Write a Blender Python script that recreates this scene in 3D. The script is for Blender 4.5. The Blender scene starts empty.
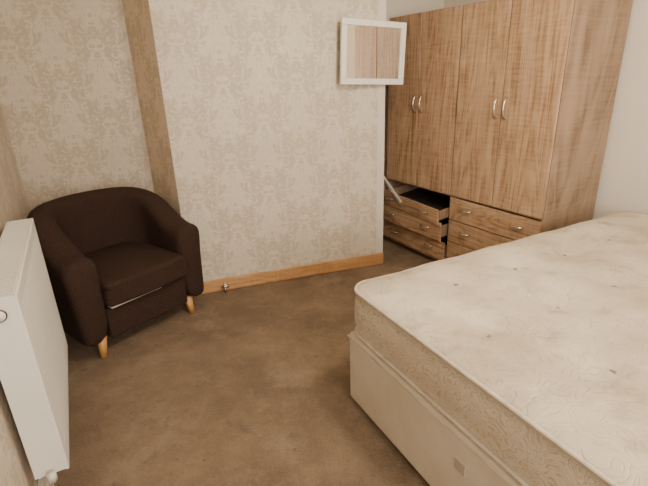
import bpy, bmesh, math, random
from mathutils import Vector, Matrix
random.seed(3)
scn = bpy.context.scene
R = math.radians

# ---------------------------------------------------------------- helpers
class NT:
    def __init__(s, name):
        s.m = bpy.data.materials.new(name); s.m.use_nodes = True
        s.t = s.m.node_tree; s.b = s.t.nodes['Principled BSDF']
    def n(s, typ): return s.t.nodes.new(typ)
    def l(s, a, b): s.t.links.new(a, b)
    def math(s, op, a, b=None, c=None):
        x = s.t.nodes.new('ShaderNodeMath'); x.operation = op
        for i, v in enumerate((a, b, c)):
            if v is None: continue
            if isinstance(v, (int, float)): x.inputs[i].default_value = v
            else: s.l(v, x.inputs[i])
        return x.outputs[0]
    def noise(s, vec, scale, detail=3, rough=.5, dist=0):
        x = s.t.nodes.new('ShaderNodeTexNoise')
        x.inputs['Scale'].default_value = scale; x.inputs['Detail'].default_value = detail
        x.inputs['Roughness'].default_value = rough; x.inputs['Distortion'].default_value = dist
        if vec is not None: s.l(vec, x.inputs['Vector'])
        return x.outputs['Fac']
    def mapr(s, v, a, b, c=0., d=1.):
        x = s.t.nodes.new('ShaderNodeMapRange'); s.l(v, x.inputs[0])
        for i, q in enumerate((a, b, c, d)): x.inputs[i+1].default_value = q
        return x.outputs[0]
    def mix(s, f, a, b):
        x = s.t.nodes.new('ShaderNodeMix'); x.data_type = 'RGBA'
        if isinstance(f, (int, float)): x.inputs[0].default_value = f
        else: s.l(f, x.inputs[0])
        for i, v in ((6, a), (7, b)):
            if isinstance(v, tuple): x.inputs[i].default_value = (*v, 1)
            else: s.l(v, x.inputs[i])
        return x.outputs[2]
    def coord(s, scale=(1, 1, 1), rnd=False, off=(0, 0, 0)):
        tc = s.t.nodes.new('ShaderNodeTexCoord')
        v = tc.outputs['Object']
        if rnd:
            oi = s.t.nodes.new('ShaderNodeObjectInfo')
            a = s.t.nodes.new('ShaderNodeVectorMath'); a.operation = 'MULTIPLY_ADD'
            cx = s.t.nodes.new('ShaderNodeCombineXYZ')
            for i in range(3): s.l(oi.outputs['Random'], cx.inputs[i])
            s.l(cx.outputs[0], a.inputs[0]); a.inputs[1].default_value = (7, 5, 9); s.l(v, a.inputs[2])
            v = a.outputs[0]
        mp = s.t.nodes.new('ShaderNodeMapping'); mp.inputs['Scale'].default_value = scale
        mp.inputs['Location'].default_value = off
        s.l(v, mp.inputs['Vector'])
        return mp.outputs[0]
    def bump(s, h, strength, dist):
        x = s.t.nodes.new('ShaderNodeBump'); x.inputs['Strength'].default_value = strength
        x.inputs['Distance'].default_value = dist; s.l(h, x.inputs['Height'])
        s.l(x.outputs[0], s.b.inputs['Normal'])
    def fin(s, col, rough=.6, metal=0):
        if isinstance(col, tuple): s.b.inputs['Base Color'].default_value = (*col, 1)
        else: s.l(col, s.b.inputs['Base Color'])
        s.b.inputs['Roughness'].default_value = rough; s.b.inputs['Metallic'].default_value = metal
        return s.m

def damask(s, W=.25, P=.50, sc=1.45, lines=18):
    """mirror-symmetric half-drop scroll motif, 0..1, in local x/z metres"""
    tc = s.n('ShaderNodeTexCoord'); sp = s.n('ShaderNodeSeparateXYZ'); s.l(tc.outputs['Object'], sp.inputs[0])
    u, v = sp.outputs[0], sp.outputs[2]
    ui = s.math('DIVIDE', u, W)
    col = s.math('FLOOR', ui)
    fr = s.math('FRACT', ui)
    pp = s.math('ABSOLUTE', s.math('SUBTRACT', fr, .5))
    vv = s.math('ADD', s.math('DIVIDE', v, P), s.math('MULTIPLY', col, .5))
    ang = s.math('MULTIPLY', vv, 2*math.pi)
    cs, sn = s.math('COSINE', ang), s.math('SINE', ang)
    cx = s.n('ShaderNodeCombineXYZ')
    s.l(s.math('MULTIPLY', pp, 3.6), cx.inputs[0]); s.l(s.math('ADD', cs, 4.3), cx.inputs[1]); s.l(sn, cx.inputs[2])
    nz = s.noise(cx.outputs[0], sc, 1.9, .5, 1.2)
    env = s.math('ADD', s.math('MULTIPLY', cs, .085), s.math('MULTIPLY', s.math('COSINE', s.math('MULTIPLY', pp, 2*math.pi)), .07))
    t = s.math('ADD', nz, env)
    fill = s.mapr(t, .48, .495)
    ln = s.mapr(s.math('ABSOLUTE', s.math('SINE', s.math('MULTIPLY', nz, lines*3))), .3, .45)
    a = s.math('MULTIPLY', fill, s.mapr(ln, 0, 1, .05, 1.))
    e = s.math('ABSOLUTE', s.math('SUBTRACT', t, .42))
    og = s.mapr(e, .006, .016, .85, 0)
    return s.math('MAXIMUM', a, og)

def wallpaper(name, light, dark, stain, samt):
    s = NT(name)
    d = damask(s)
    c = s.coord()
    wear = s.mapr(s.noise(c, 1.6, 4), .3, .7, .65, 1.)
    col = s.mix(s.math('MULTIPLY', d, wear), dark, light)
    st = s.mapr(s.noise(c, 1.3, 5, .6), .5, .75)
    col = s.mix(s.math('MULTIPLY', st, samt), col, stain)
    s.bump(s.math('ADD', d, s.noise(c, 200, 2)), .12, .002)
    return s.fin(col, .5)

def plain(name, col, rough=.6, metal=0, var=.06, scale=6, bump=0, bs=150):
    s = NT(name); c = s.coord()
    dk = tuple(x*(1-var*2.5) for x in col)
    cc = s.mix(s.mapr(s.noise(c, scale, 4), .3, .7), dk, col)
    if bump: s.bump(s.noise(c, bs, 2), bump, .002)
    return s.fin(cc, rough, metal)

def wood(name, c1, c2, c3, horiz=False, rough=.45):
    s = NT(name)
    sc = (1.6, 12, 60) if horiz else (60, 12, 1.6)
    c = s.coord(sc, True)
    n1 = s.noise(c, 1.0, 5, .6, .4)
    c2v = s.coord((1.4, 3, 9) if horiz else (9, 3, .8), True)
    n2 = s.noise(c2v, .7, 2, .5, .8)
    rings = s.math('FRACT', s.math('MULTIPLY', n2, 11))
    rings = s.mapr(s.math('ABSOLUTE', s.math('SUBTRACT', rings, .5)), 0, .5)
    fl = s.noise(s.coord((9, 3, 60) if not horiz else (60, 3, 9), True), 1, 2, .6)
    v = s.math('ADD', s.math('ADD', s.math('MULTIPLY', n1, .6), s.math('MULTIPLY', rings, .155)), s.math('MULTIPLY', fl, .24))
    r = s.n('ShaderNodeValToRGB'); e = r.color_ramp.elements
    e[0].position = .34; e[0].color = (*c1, 1); e[1].position = .67; e[1].color = (*c3, 1)
    q = e.new(.49); q.color = (*c2, 1)
    s.l(v, r.inputs[0]); s.bump(n1, .05, .001)
    return s.fin(r.outputs[0], rough)

def new_obj(name, bm, mat, parent=None, smooth=False, loc=None, rot=None):
    me = bpy.data.meshes.new(name); bm.normal_update(); bm.to_mesh(me); bm.free()
    ob = bpy.data.objects.new(name, me); scn.collection.objects.link(ob)
    if mat: me.materials.append(mat)
    if smooth:
        for p in me.polygons: p.use_smooth = True
    if parent: ob.parent = parent
    if loc: ob.location = loc
    if rot: ob.rotation_euler = rot
    return ob

def add_box(bm, x0, x1, y0, y1, z0, z1):
    vs = [bm.verts.new(p) for p in ((x0,y0,z0),(x1,y0,z0),(x1,y1,z0),(x0,y1,z0),(x0,y0,z1),(x1,y0,z1),(x1,y1,z1),(x0,y1,z1))]
    for f in ((3,2,1,0),(4,5,6,7),(0,1,5,4),(1,2,6,5),(2,3,7,6),(3,0,4,7)):
        bm.faces.new([vs[i] for i in f])

def box(name, b, mat, parent=None, bev=0, seg=2, smooth=False):
    bm = bmesh.new(); add_box(bm, *b)
    ob = new_obj(name, bm, mat, parent, smooth or bev > 0)
    if bev:
        m = ob.modifiers.new('bev', 'BEVEL'); m.width = bev; m.segments = seg; m.harden_normals = True
    return ob

def tube(name, pts, rad, mat, parent=None, n=10, taper=None):
    bm = bmesh.new(); pts = [Vector(p) for p in pts]; rings = []
    for i, p in enumerate(pts):
        t = (pts[min(i+1, len(pts)-1)] - pts[max(i-1, 0)]).normalized()
        a = t.orthogonal().normalized() if i == 0 else (prev - t*prev.dot(t)).normalized()
        prev = a; b = t.cross(a)
        r = rad if taper is None else taper[i]
        rings.append([bm.verts.new(p + (a*math.cos(2*math.pi*k/n) + b*math.sin(2*math.pi*k/n))*r) for k in range(n)])
    for i in range(len(rings)-1):
        for k in range(n):
            bm.faces.new((rings[i][k], rings[i][(k+1) % n], rings[i+1][(k+1) % n], rings[i+1][k]))
    bm.faces.new(rings[0][::-1]); bm.faces.new(rings[-1])
    return new_obj(name, bm, mat, parent, True)

def empty(name, loc, rz=0):
    e = bpy.data.objects.new(name, None); scn.collection.objects.link(e)
    e.location = loc; e.rotation_euler = (0, 0, rz); e.empty_display_size = .1
    return e

# ---------------------------------------------------------------- materials
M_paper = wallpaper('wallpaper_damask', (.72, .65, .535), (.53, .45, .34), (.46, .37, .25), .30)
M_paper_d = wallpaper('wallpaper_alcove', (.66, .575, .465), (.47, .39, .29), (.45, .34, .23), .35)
M_strip = wallpaper('wallpaper_stained', (.84, .72, .56), (.60, .48, .33), (.55, .42, .27), .35)
M_cream = plain('painted_wall_cream', (.69, .625, .54), .7, var=.03, scale=2, bump=.08)
M_ceil = plain('ceiling_paint', (.78, .75, .69), .8, var=.02)
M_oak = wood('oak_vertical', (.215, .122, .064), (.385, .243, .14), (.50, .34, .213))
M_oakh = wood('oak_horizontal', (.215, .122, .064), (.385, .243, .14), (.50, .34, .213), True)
M_side_shaded = wood('oak_side_shaded', (.17, .105, .06), (.285, .188, .117), (.36, .25, .163))  # darker oak copy: side-panel shadow put into the colour
M_pine = wood('pine_skirting', (.37, .185, .07), (.49, .265, .11), (.57, .34, .16), True, .4)
M_leg = wood('leg_wood', (.42, .19, .05), (.58, .29, .09), (.66, .36, .13))
M_dark = plain('dark_gap', (.03, .02, .014), .8)
M_chrome = plain('brushed_metal', (.72, .70, .66), .25, 1, var=.02)
M_steel = plain('zinc_runner', (.62, .60, .56), .45, .3, var=.02)
M_brass = plain('dark_brass', (.12, .09, .06), .4, .6)
M_rad = plain('radiator_enamel', (.80, .77, .71), .35, var=.03, scale=3)
M_white = plain('white_frame_paint', (.86, .84, .78), .45, var=.02)
M_mirror = NT('mirror_glass').fin((.74, .66, .56), .02, 1)
M_plastic = plain('plastic_white', (.7, .67, .6), .4)

s = NT('carpet_brown'); c = s.coord(); cb = s.coord(off=(7.3, 2.1, 0)); cc_ = s.coord(off=(-3.7, 9.4, 0))
big = s.mapr(s.noise(c, 1.7, 6, .65), .40, .60)
mid = s.mapr(s.noise(cb, 7, 7, .8), .40, .62)
fine = s.noise(c, 110, 5, .8)
col = s.mix(big, (.150, .098, .058), (.285, .20, .125))
col = s.mix(s.math('MULTIPLY', mid, .55), col, (.120, .077, .046))
pale = s.mapr(s.noise(cc_, 3.4, 8, .75), .52, .66)
col = s.mix(s.math('MULTIPLY', pale, .55), col, (.37, .285, .195))
spots = s.mapr(s.noise(cb, 6, 7, .7, .4), .57, .67)
col = s.mix(s.math('MULTIPLY', spots, .55), col, (.085, .054, .033))
spot2 = s.mapr(s.noise(cc_, 24, 3, .5), .67, .74)
col = s.mix(s.math('MULTIPLY', spot2, .7), col, (.055, .036, .024))
col = s.mix(s.mapr(fine, .38, .62, 0, .5), col, (.31, .22, .14))
s.bump(s.math('ADD', fine, mid), .8, .010)
M_carpet = s.fin(col, .95)

s = NT('chair_fabric_brown'); c = s.coord()
w = s.noise(c, 260, 3, .7)
col = s.mix(s.mapr(w, .35, .65), (.014, .0065, .005), (.056, .031, .022))
s.bump(w, .6, .003)
s.b.inputs['Specular IOR Level'].default_value = .2
M_chair = s.fin(col, .9)

s = NT('mattress_top_fabric'); c = s.coord(); cb = s.coord(off=(4.1, 3.3, 0)); c3 = s.coord(off=(-2.2, 5.0, 0))
st = s.mapr(s.noise(c, 1.7, 5, .62, .4), .42, .60)
st2 = s.mapr(s.noise(cb, 2.8, 6, .68, .3), .50, .62)
st3 = s.mapr(s.noise(c3, 6, 6, .68), .55, .68)
col = s.mix(s.math('MULTIPLY', st, .75), (.58, .505, .395), (.42, .345, .25))
col = s.mix(s.math('MULTIPLY', st2, .5), col, (.33, .265, .185))
col = s.mix(s.math('MULTIPLY', st3, .5), col, (.27, .20, .135))
vein = s.noise(c, 8, 1.5, .4, 1.6)
q = s.mapr(s.math('ABSOLUTE', s.math('SINE', s.math('MULTIPLY', vein, 30))), 0, .5)
col = s.mix(s.mapr(q, 0, 1, .07, 0), col, (.40, .32, .23))
s.bump(q, .4, .006)
M_mtop = s.fin(col, .85)

s = NT('mattress_side_fabric'); c = s.coord()
vein = s.noise(c, 10, 1, .4, 2.4)
q = s.mapr(s.math('ABSOLUTE', s.math('SINE', s.math('MULTIPLY', vein, 30))), .35, .55)
dirt = s.mapr(s.noise(c, 3.2, 5, .6), .45, .72)
col = s.mix(q, (.46, .38, .265), (.61, .525, .405))
col = s.mix(s.math('MULTIPLY', dirt, .4), col, (.40, .30, .19))
s.bump(q, .5, .004)
M_mside = s.fin(col, .8)
M_pipe = plain('mattress_piping', (.56, .48, .37), .7, var=.1, scale=20)
M_tuft = plain('tuft_thread', (.27, .21, .145), .8)

s = NT('divan_fabric'); c = s.coord()
dirt = s.mapr(s.noise(c, 2.6, 6, .68), .40, .66)
col = s.mix(s.math('MULTIPLY', dirt, .5), (.62, .545, .43), (.42, .335, .23))
s.bump(s.noise(c, 220, 2), .15, .002)
M_divan = s.fin(col, .85)

# ---------------------------------------------------------------- room shell
P = {'H': (-1.0, -1.3), 'K': (-.91, .90), 'E': (-2.05, 3.05), 'C': (-1.26, 3.31), 'A': (-.978, 2.978),
     'B': (.483, 3.449), 'B2': (.305, 4.0), 'F': (1.10, 4.325), 'G': (4.45, -1.3)}
HT = 2.5
def frame(a, b):
    a = Vector(P[a]); b = Vector(P[b]); d = b-a
    return a, d.length, math.atan2(d.y, d.x)
def wall(name, a, b, mat):
    o, L, ang = frame(a, b)
    w = box(name, (0, L, 0, .06, 0, HT), mat); w.location = (o.x, o.y, 0); w.rotation_euler = (0, 0, ang); return w
def skirt(name, a, b, mat, h=.095, t=.02, x0=0, x1=None):
    o, L, ang = frame(a, b)
    w = box(name, (x0, x1 if x1 else L, -t, 0, 0, h), mat, bev=.006); w.location = (o.x, o.y, 0); w.rotation_euler = (0, 0, ang); return w
wall('wall_entry', 'H', 'K', M_cream)
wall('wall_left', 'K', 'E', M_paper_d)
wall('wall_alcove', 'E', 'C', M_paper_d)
wall('wall_chimney_return_left', 'C', 'A', M_strip)
wall('wall_chimney_breast', 'A', 'B', M_paper)
wall('wall_chimney_return_right', 'B', 'B2', M_cream)
wall('wall_back', 'B2', 'F', M_cream)
wall('wall_right', 'F', 'G', M_cream)
wall('wall_front', 'G', 'H', M_cream)
skirt('baseboard_left', 'K', 'E', M_white)
skirt('baseboard_alcove', 'E', 'C', M_pine)
skirt('baseboard_chimney_breast', 'A', 'B', M_pine)
skirt('baseboard_right', 'F', 'G', M_white, x0=1.75)
skirt('baseboard_front', 'G', 'H', M_white)
def slab(name, z0, z1, mat):
    bm = bmesh.new(); k = ['H', 'K', 'E', 'C', 'A', 'B', 'B2', 'F', 'G']
    pts = [Vector(P[q]) for q in k]
    lo = [bm.verts.new((p.x, p.y, z0)) for p in pts]; hi = [bm.verts.new((p.x, p.y, z1)) for p in pts]
    bm.faces.new(lo); bm.faces.new(hi[::-1])
    for i in range(len(k)):
        j = (i+1) % len(k); bm.faces.new((lo[i], hi[i], hi[j], lo[j]))
    bmesh.ops.recalc_face_normals(bm, faces=bm.faces)
    return new_obj(name, bm, mat)
slab('floor', -.06, 0, M_carpet)
slab('ceiling', HT, HT+.06, M_ceil)

# ---------------------------------------------------------------- wardrobe
UW, DEP, WH, DT = .765, .575, 1.89, .585
wd = empty('wardrobe', (.595, 3.985, 0), R(-59.2))
# local x along the front, local +y = backwards (depth)
def wbox(n, b, m, bev=.0015): return box(n, b, m, wd, bev, 1)
for u in range(2):
    x0 = u*UW; x1 = x0+UW
    wbox(f'side_left_{u}', (x0, x0+.016, 0.0, DEP, 0, WH), M_side_shaded)
    wbox(f'side_right_{u}', (x1-.016, x1, 0.0, DEP, 0, WH), M_side_shaded)
    wbox(f'top_{u}', (x0+.016, x1-.016, 0.0, DEP, WH-.018, WH), M_oakh)
    wbox(f'back_{u}', (x0+.016, x1-.016, DEP-.008, DEP, .05, WH-.018), M_dark)
    wbox(f'mid_shelf_{u}', (x0+.016, x1-.016, .0, DEP-.01, DT, DT+.016), M_oakh)
    wbox(f'plinth_{u}', (x0+.016, x1-.016, .02, .036, 0, .05), M_oakh)
    wbox(f'bottom_{u}', (x0+.016, x1-.016, .0, DEP-.01, .05, .064), M_oakh)
    mid = x0+UW/2
    wbox(f'door_seam_shade_{u}', (x0+.002, x1-.002, -.0022, -.0002, DT+.014, WH-.006), M_dark, 0)  # dark sheet behind the doors, paints shade into the seams
    wbox(f'door_a_{u}', (x0+.006, mid-.0035, -.020, -.003, DT+.014, WH-.003), M_oak, .003)
    wbox(f'door_b_{u}', (mid+.0035, x1-.006 if u == 0 else x1-.001, -.020, -.003, DT+.014, WH-.003), M_oak, .003)
    for sgn in (-1, 1):
        hx = mid + sgn*.035
        pts = [(hx, -.019-.03*math.sin(math.pi*i/10)**.6 if 0 < i < 10 else -.018, 1.18+.135*i/10) for i in range(11)]
        tube(f'door_handle_{u}_{sgn}', pts, .0055, M_chrome, wd)
    rows = [(.058, .228), (.234, .404), (.410, .580)]
    for r, (z0, z1) in enumerate(rows):
        pull = 0; tilt = 0
        if u == 0: pull = [.03, .075, .075][r]; tilt = [0, R(2), R(7)][r]
        top = (u == 0 and r == 2)
        dr = bpy.data.objects.new(f'drawer_{u}_{r}', None); scn.collection.objects.link(dr); dr.parent = wd
        dr.location = (x0, -pull, z0 - (.012 if top else 0)); dr.rotation_euler = (tilt, R(1.5) if top else 0, R(-2.5) if top else 0); dr.empty_display_size = .05
        hh = (z1-z0) - (.048 if top else (.018 if u == 0 else 0))
        box(f'drawer_front_{u}_{r}', (.004, UW-.004, -.018, -.002, 0, hh), M_oakh, dr, .003, 1)
        box(f'drawer_floor_{u}_{r}', (.03, UW-.03, 0, .42, .015, .02), M_dark, dr)
        box(f'drawer_side_a_{u}_{r}', (.03, .042, 0, .42, .02, hh*.75), M_side_shaded, dr)
        box(f'drawer_side_b_{u}_{r}', (UW-.042, UW-.03, 0, .42, .02, hh*.75), M_side_shaded, dr)
        for k in (.22, .78):
            hx = UW*k
            pts = [(hx-.05+.1*i/8, -.018-.026*math.sin(math.pi*i/8)**.6 if 0 < i < 8 else -.016, hh*.58) for i in range(9)]
            tube(f'drawer_handle_{u}_{r}_{k}', pts, .0058, M_chrome, dr)
# loose metal drawer runner poking out of the open top drawer
rn = box('loose_drawer_runner', (-.010, .010, -.010, .010, 0, .36), M_steel, wd, .002)
rn.location = (.33, -.125, .46); rn.rotation_euler = (0, R(-54), 0)

# ---------------------------------------------------------------- mirror
mr = empty('wall_mirror', (.156, 3.243, 1.625)); mr.rotation_euler = (0, R(2.5), R(28))
mw, mh, fw = .527, .41, .040
box('frame_top', (0, mw, -.012, .012, mh/2-fw, mh/2), M_white, mr, .004)
box('frame_bottom', (0, mw, -.012, .012, -mh/2, -mh/2+fw), M_white, mr, .004)
box('frame_left', (0, fw, -.012, .012, -mh/2+fw, mh/2-fw), M_white, mr, .004)
box('frame_right', (mw-fw, mw, -.012, .012, -mh/2+fw, mh/2-fw), M_white, mr, .004)
box('glass', (fw-.004, mw-fw+.004, -.003, .003, -mh/2+fw-.004, mh/2-fw+.004), M_mirror, mr)
box('backing', (fw-.01, mw-fw+.01, .003, .009, -mh/2+fw-.01, mh/2-fw+.01), M_dark, mr)
tube('hanging_nail', [(.22, .008, .1), (.22, .058, .1)], .004, M_chrome, mr)

# ---------------------------------------------------------------- bed
BL, BW = 2.05, 1.50
def rrect(x0, x1, y0, y1, r, nc=10, step=.03):
    pts = []
    r = max(r, .002)
    cs = [((x1-r, y1-r), 0), ((x0+r, y1-r), 90), ((x0+r, y0+r), 180), ((x1-r, y0+r), 270)]
    nx = int((BL)/step); ny = int((BW)/step)
    for ci, ((cx, cy), a0) in enumerate(cs):
        for i in range(nc+1):
            a = R(a0+90*i/nc); pts.append(Vector((cx+r*math.cos(a), cy+r*math.sin(a))))
        nx_c, na = cs[(ci+1) % 4]
        a = R(na); q = Vector((nx_c[0]+r*math.cos(a), nx_c[1]+r*math.sin(a)))
        p = pts[-1].copy(); n = nx if ci % 2 == 0 else ny
        for i in range(1, n): pts.append(p.lerp(q, i/n))
    return pts
bed = empty('double_bed', (.095, 1.77, 0), R(27))
TUFT = []
for i in range(6):
    for j in range(4):
        TUFT.append((.24 + i*.36 + (.0 if j % 2 else .16), -.24 - j*.34))
def topz(x, y):
    z = 0
    for tx, ty in TUFT:
        d2 = (x-tx)**2 + (y-ty)**2
        if d2 < .12: z -= .016*math.exp(-d2/.0022) + .018*math.exp(-d2/.016)
    z += .006*math.sin(x*5+y*3) + .006*math.sin(x*2.2-y*7) + .003*math.sin(x*16+y*6)*math.sin(y*13)
    return z
MX0, MX1, MY0, MY1, MR = .004, BL-.01, -BW+.01, -.004, .085
def mattress():
    bm = bmesh.new()
    rings = []
    prof = [(.03, .405), (.008, .408), (-.001, .418), (.004, .432), (-.004, .47), (-.007, .52), (-.004, .575), (.003, .603), (-.004, .615), (.004, .628), (.02, .636)]
    lst = list(prof); t = .05
    while t < .74: lst.append((t, None)); t += .026
    for inset, z in lst:
        pts = rrect(MX0+inset, MX1-inset, MY0+inset, MY1-inset, MR-inset*.6)
        ring = []
        for p in pts:
            zz = z
            if z is None:
                f = min(1, inset/.1); zz = .636+.014*f + topz(p.x, p.y)*f
            wob = .003*math.sin(p.x*17)*math.cos(p.y*15)
            ring.append(bm.verts.new((p.x, p.y, zz+wob)))
        rings.append(ring)
    n = len(rings[0])
    for a in range(len(rings)-1):
        for i in range(n):
            f = bm.faces.new((rings[a][i], rings[a][(i+1) % n], rings[a+1][(i+1) % n], rings[a+1][i]))
            f.material_index = 1 if 3 <= a <= 6 else (2 if a in (1, 2, 7, 8) else 0)
    bm.faces.new(rings[-1]); bm.faces.new(rings[0][::-1])
    ob = new_obj('mattress', bm, M_mtop, bed, True)
    ob.data.materials.append(M_mside); ob.data.materials.append(M_pipe)
mattress()
for nm, z in (('piping_upper', .622), ('piping_lower', .417)):
    pts = rrect(MX0, MX1, MY0, MY1, MR, step=.1)
    pts.append(pts[0])
    tube(nm, [(p.x, p.y, z+.003*math.sin(p.x*17)*math.cos(p.y*15)) for p in pts], .008, M_pipe, bed, 8)
bm = bmesh.new()
for k, (tx, ty) in enumerate(TUFT):
    if .08 < tx < BL-.08 and ty > -BW+.1:
        for a in range(2):
            m = Matrix.Translation((tx+.004*math.cos(a*2.1+k), ty+.004*math.sin(a*2.1+k), .650+topz(tx, ty)+.003)) @ Matrix.Rotation(a*1.3+k, 4, 'Z') @ Matrix.Diagonal((1.5, .6, .5, 1))
            bmesh.ops.create_uvsphere(bm, u_segments=8, v_segments=6, radius=.0065, matrix=m)
new_obj('tufts', bm, M_tuft, bed, True)
box('divan_base', (0, BL, -BW, 0, .035, .40), M_divan, bed, .02, 4)
box('divan_border_strip', (-.004, BL, -BW-.004, .004, .372, .380), M_pipe, bed, .003)
for i, (x, y) in enumerate(((.1, -.1), (.1, -BW+.1), (BL-.1, -.1), (BL-.1, -BW+.1))):
    tube(f'castor_{i}', [(x, y, 0), (x, y, .04)], .025, M_dark, bed)
M_lab = plain('label_grey', (.46, .39, .32), .6)
box('fabric_label', (-.004, .004, -.75, -.70, .245, .29), M_lab, bed, .002)

# ---------------------------------------------------------------- radiator
rd = empty('radiator', (-.94, 1.233, 0), math.atan2(.821, -.434))
RL, RT = .928, .105
z0, z1 = .195, .90
box('front_panel', (.006, RL-.006, 0, .014, z0, z1-.006), M_rad, rd, .006, 3)
for i in range(22):
    x = .05 + i*(RL-.1)/21
    box(f'pressed_rib_{i}', (x-.008, x+.008, -.0008, .003, z0+.05, z1-.055), M_rad, rd, .0007, 2)
box('back_panel', (.006, RL-.006, RT-.02, RT-.006, z0, z1-.006), M_rad, rd, .006, 3)
box('end_cover_near', (0, .004, .001, RT, z0+.012, z1), M_rad, rd, .0015)
box('end_cover_far', (RL-.004, RL, .001, RT, z0+.012, z1), M_rad, rd, .0015)
box('inner_fins', (.03, RL-.03, .03, RT-.03, z0+.03, z1-.03), M_dark, rd)
bm = bmesh.new()
add_box(bm, 0, RL, .004, .012, z1-.006, z1); add_box(bm, 0, RL, RT-.012, RT, z1-.006, z1)
for i in range(46):
    x = .004 + i*(RL-.016)/45; add_box(bm, x, x+.012, .012, RT-.012, z1-.005, z1-.001)
new_obj('top_grille', bm, M_rad, rd)
tube('blanking_plug', [(-.014, .055, .845), (.004, .055, .845)], .017, M_rad, rd, 16)
tube('plug_ring', [(-.010, .055, .845), (-.004, .055, .845)], .021, M_brass, rd, 16)
tube('valve_tail', [(.02, .05, .205), (-.03, .05, .205)], .010, M_chrome, rd)
tube('valve_body', [(-.03, .05, .16), (-.03, .05, .225)], .014, M_chrome, rd, 12)
tube('valve_cap', [(-.03, .05, .205), (-.03, .05, .235)], .015, M_plastic, rd, 14)
tube('supply_pipe', [(-.03, .05, 0), (-.03, .05, .165)], .0085, M_plastic, rd)
tube('supply_pipe_far', [(RL-.03, .06, 0), (RL-.03, .06, .21)], .0085, M_plastic, rd)
for i, x in enumerate((.18, RL-.18)):
    box(f'wall_bracket_{i}', (x-.015, x+.015, RT-.006, .128, z0+.1, z1-.1), M_rad, rd)

# ---------------------------------------------------------------- tub armchair
ch = empty('tub_armchair', (-1.325, 2.635, 0), R(52.6))
def shell():
    bm = bmesh.new(); secs = []
    path = []
    xr, yf, ry = .335, -.31, .285
    for i in range(9): path.append((Vector((-xr, yf+(0-yf)*i/9)), Vector((-1, 0))))
    for i in range(25):
        a = R(180-180*i/24); p = Vector((xr*math.cos(a), ry*math.sin(a)))
        nn = Vector((math.cos(a)/xr, math.sin(a)/ry)).normalized(); path.append((p, nn))
    for i in range(1, 10): path.append((Vector((xr, 0+yf*i/9)), Vector((1, 0))))
    N = len(path)
    def sec(p, n, H, T, sc=1., dy=0):
        zb = .115
        pr = [(T*.42, zb), (T*.5, zb+.03), (T*.52, .3), (T*.58, H-.16), (T*.66, H-.08), (T*.62, H-.03), (T*.38, H-.004), (0, H+.004),
              (-T*.34, H-.006), (-T*.52, H-.035), (-T*.54, H-.08), (-T*.5, H-.2), (-T*.5, .3), (-T*.45, zb)]
        cz = .36
        return [bm.verts.new((p.x+n.x*o*sc, p.y+n.y*o*sc+dy, cz+(z-cz)*(1-(1-sc)*.22))) for o, z in pr]
    for i, (p, n) in enumerate(path):
        t = i/(N-1); b = math.sin(math.pi*t)
        sm = min(1, max(0, (b-.08)/.85)); sm = sm*sm*(3-2*sm)
        H = .625 + .205*sm
        T = .155 - .03*sm
        if i == 0: secs.append(sec(p, n, H, T, .45, -.034)); secs.append(sec(p, n, H, T, .85, -.022))
        secs.append(sec(p, n, H, T))
        if i == N-1: secs.append(sec(p, n, H, T, .85, -.022)); secs.append(sec(p, n, H, T, .45, -.034))
    m = len(secs[0])
    for a in range(len(secs)-1):
        for k in range(m):
            bm.faces.new((secs[a][k], secs[a+1][k], secs[a+1][(k+1) % m], secs[a][(k+1) % m]))
    bm.faces.new(secs[0]); bm.faces.new(secs[-1][::-1])
    bmesh.ops.recalc_face_normals(bm, faces=bm.faces)
    ob = new_obj('tub_back_and_arms', bm, M_chair, ch, True)
    ob.modifiers.new('ss', 'SUBSURF').levels = 1; ob.modifiers['ss'].render_levels = 1
shell()
def cushion(name, b, bev, mat, puff=0):
    bm = bmesh.new(); add_box(bm, *b)
    bmesh.ops.subdivide_edges(bm, edges=bm.edges, cuts=5, use_grid_fill=True)
    cx, cy = (b[0]+b[1])/2, (b[2]+b[3])/2
    for v in bm.verts:
        fx = 1-((v.co.x-cx)/((b[1]-b[0])/2))**2; fy = 1-((v.co.y-cy)/((b[3]-b[2])/2))**2
        if v.co.z > (b[4]+b[5])/2: v.co.z += puff*fx*fy
        if abs(v.co.y-b[2]) < 1e-5: v.co.y -= puff*.6*fx
    ob = new_obj(name, bm, mat, ch, True)
    m = ob.modifiers.new('b', 'BEVEL'); m.width = bev; m.segments = 4; m.limit_method = 'ANGLE'; m.angle_limit = R(50)
    return ob
cushion('seat_cushion', (-.262, .262, -.375, .20, .32, .465), .035, M_chair, .03)
cushion('front_rail', (-.265, .265, -.325, .18, .115, .30), .012, M_chair, .0)
box('seat_lining_edge', (-.24, .08, -.348, -.30, .304, .314), M_plastic, ch, .002)
for i, (x, y) in enumerate(((-.30, -.275), (.30, -.275), (-.22, .2), (.22, .2))):
    sx = .012*(1 if x > 0 else -1)
    tube(f'leg_{i}', [(x+sx, y, 0), (x, y, .13)], .02, M_leg, ch, 14, taper=[.019, .027])

# ---------------------------------------------------------------- pipe stub on floor by skirting
pv = empty('radiator_pipe_stub', (-.74, 2.995, 0), R(17.9))
tube('pipe', [(0, 0, 0), (0, 0, .05)], .008, M_chrome, pv)
tube('valve', [(-.025, 0, .05), (.03, 0, .05)], .012, M_chrome, pv)
tube('cap', [(0, 0, .045), (0, 0, .075)], .010, M_chrome, pv)

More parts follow.
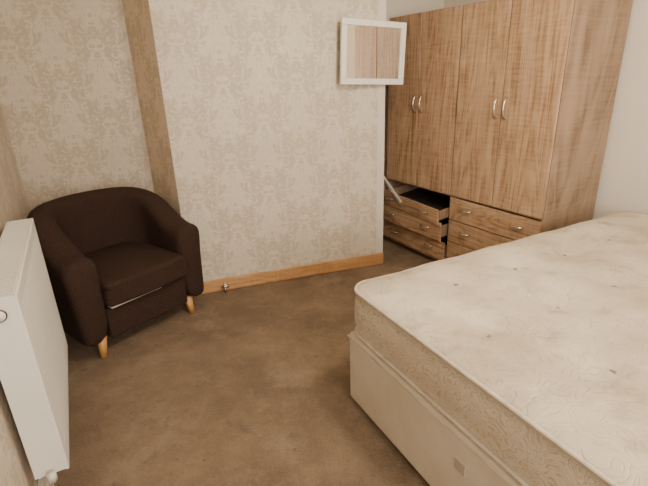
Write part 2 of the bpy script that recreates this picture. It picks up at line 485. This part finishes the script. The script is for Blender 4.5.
# ---------------------------------------------------------------- invented window frame behind the camera, put around the fill light
wn = empty('added_window_1', (1.6, -1.3, 1.5))
box('frame_outer_top', (-.75, .75, .0, .05, .6, .66), M_white, wn, .004)
box('frame_outer_bottom', (-.75, .75, .0, .05, -.66, -.6), M_white, wn, .004)
box('frame_outer_left', (-.75, -.69, .0, .05, -.6, .6), M_white, wn, .004)
box('frame_outer_right', (.69, .75, .0, .05, -.6, .6), M_white, wn, .004)
box('frame_mullion', (-.025, .025, .0, .05, -.6, .6), M_white, wn, .004)

# ---------------------------------------------------------------- ceiling lamp + lights
lp = empty('ceiling_lamp', (.75, 1.25, HT))
tube('ceiling_rose', [(0, 0, 0), (0, 0, -.03)], .05, M_plastic, lp, 20)
tube('cord', [(0, 0, -.03), (0, 0, -.16)], .004, M_plastic, lp)
def light(name, typ, loc, e, col, **kw):
    d = bpy.data.lights.new(name, typ); d.energy = e; d.color = col
    for k, v in kw.items(): setattr(d, k, v)
    o = bpy.data.objects.new(name, d); scn.collection.objects.link(o); o.location = loc; return o
light('lamp_bulb', 'POINT', (.70, 1.25, 2.27), 92, (1, .865, .69), shadow_soft_size=.10)
o = light('rear_fill_light', 'AREA', (1.3, -1.22, 1.5), 108, (1.0, .925, .83), shape='RECTANGLE', size=1.5, size_y=1.3)  # unseen fill light, added behind the camera to brighten the room
o.rotation_euler = (R(90), 0, R(8))
w = bpy.data.worlds.new('world'); scn.world = w; w.use_nodes = True
w.node_tree.nodes['Background'].inputs[0].default_value = (.5, .45, .4, 1); w.node_tree.nodes['Background'].inputs[1].default_value = .3

# ---------------------------------------------------------------- camera
cd = bpy.data.cameras.new('camera'); cd.sensor_width = 36; cd.lens = 25; cd.clip_start = .02
cam = bpy.data.objects.new('camera', cd); scn.collection.objects.link(cam)
rx = Vector((.9995, -.0122, -.0323)); up = Vector((.0345, .3541, .9346)); bk = Vector((0, -.9352, .3543))
m = Matrix((rx, up, bk)).transposed().to_4x4(); m.translation = (0, 0, 1.5)
cam.matrix_world = m
scn.camera = cam
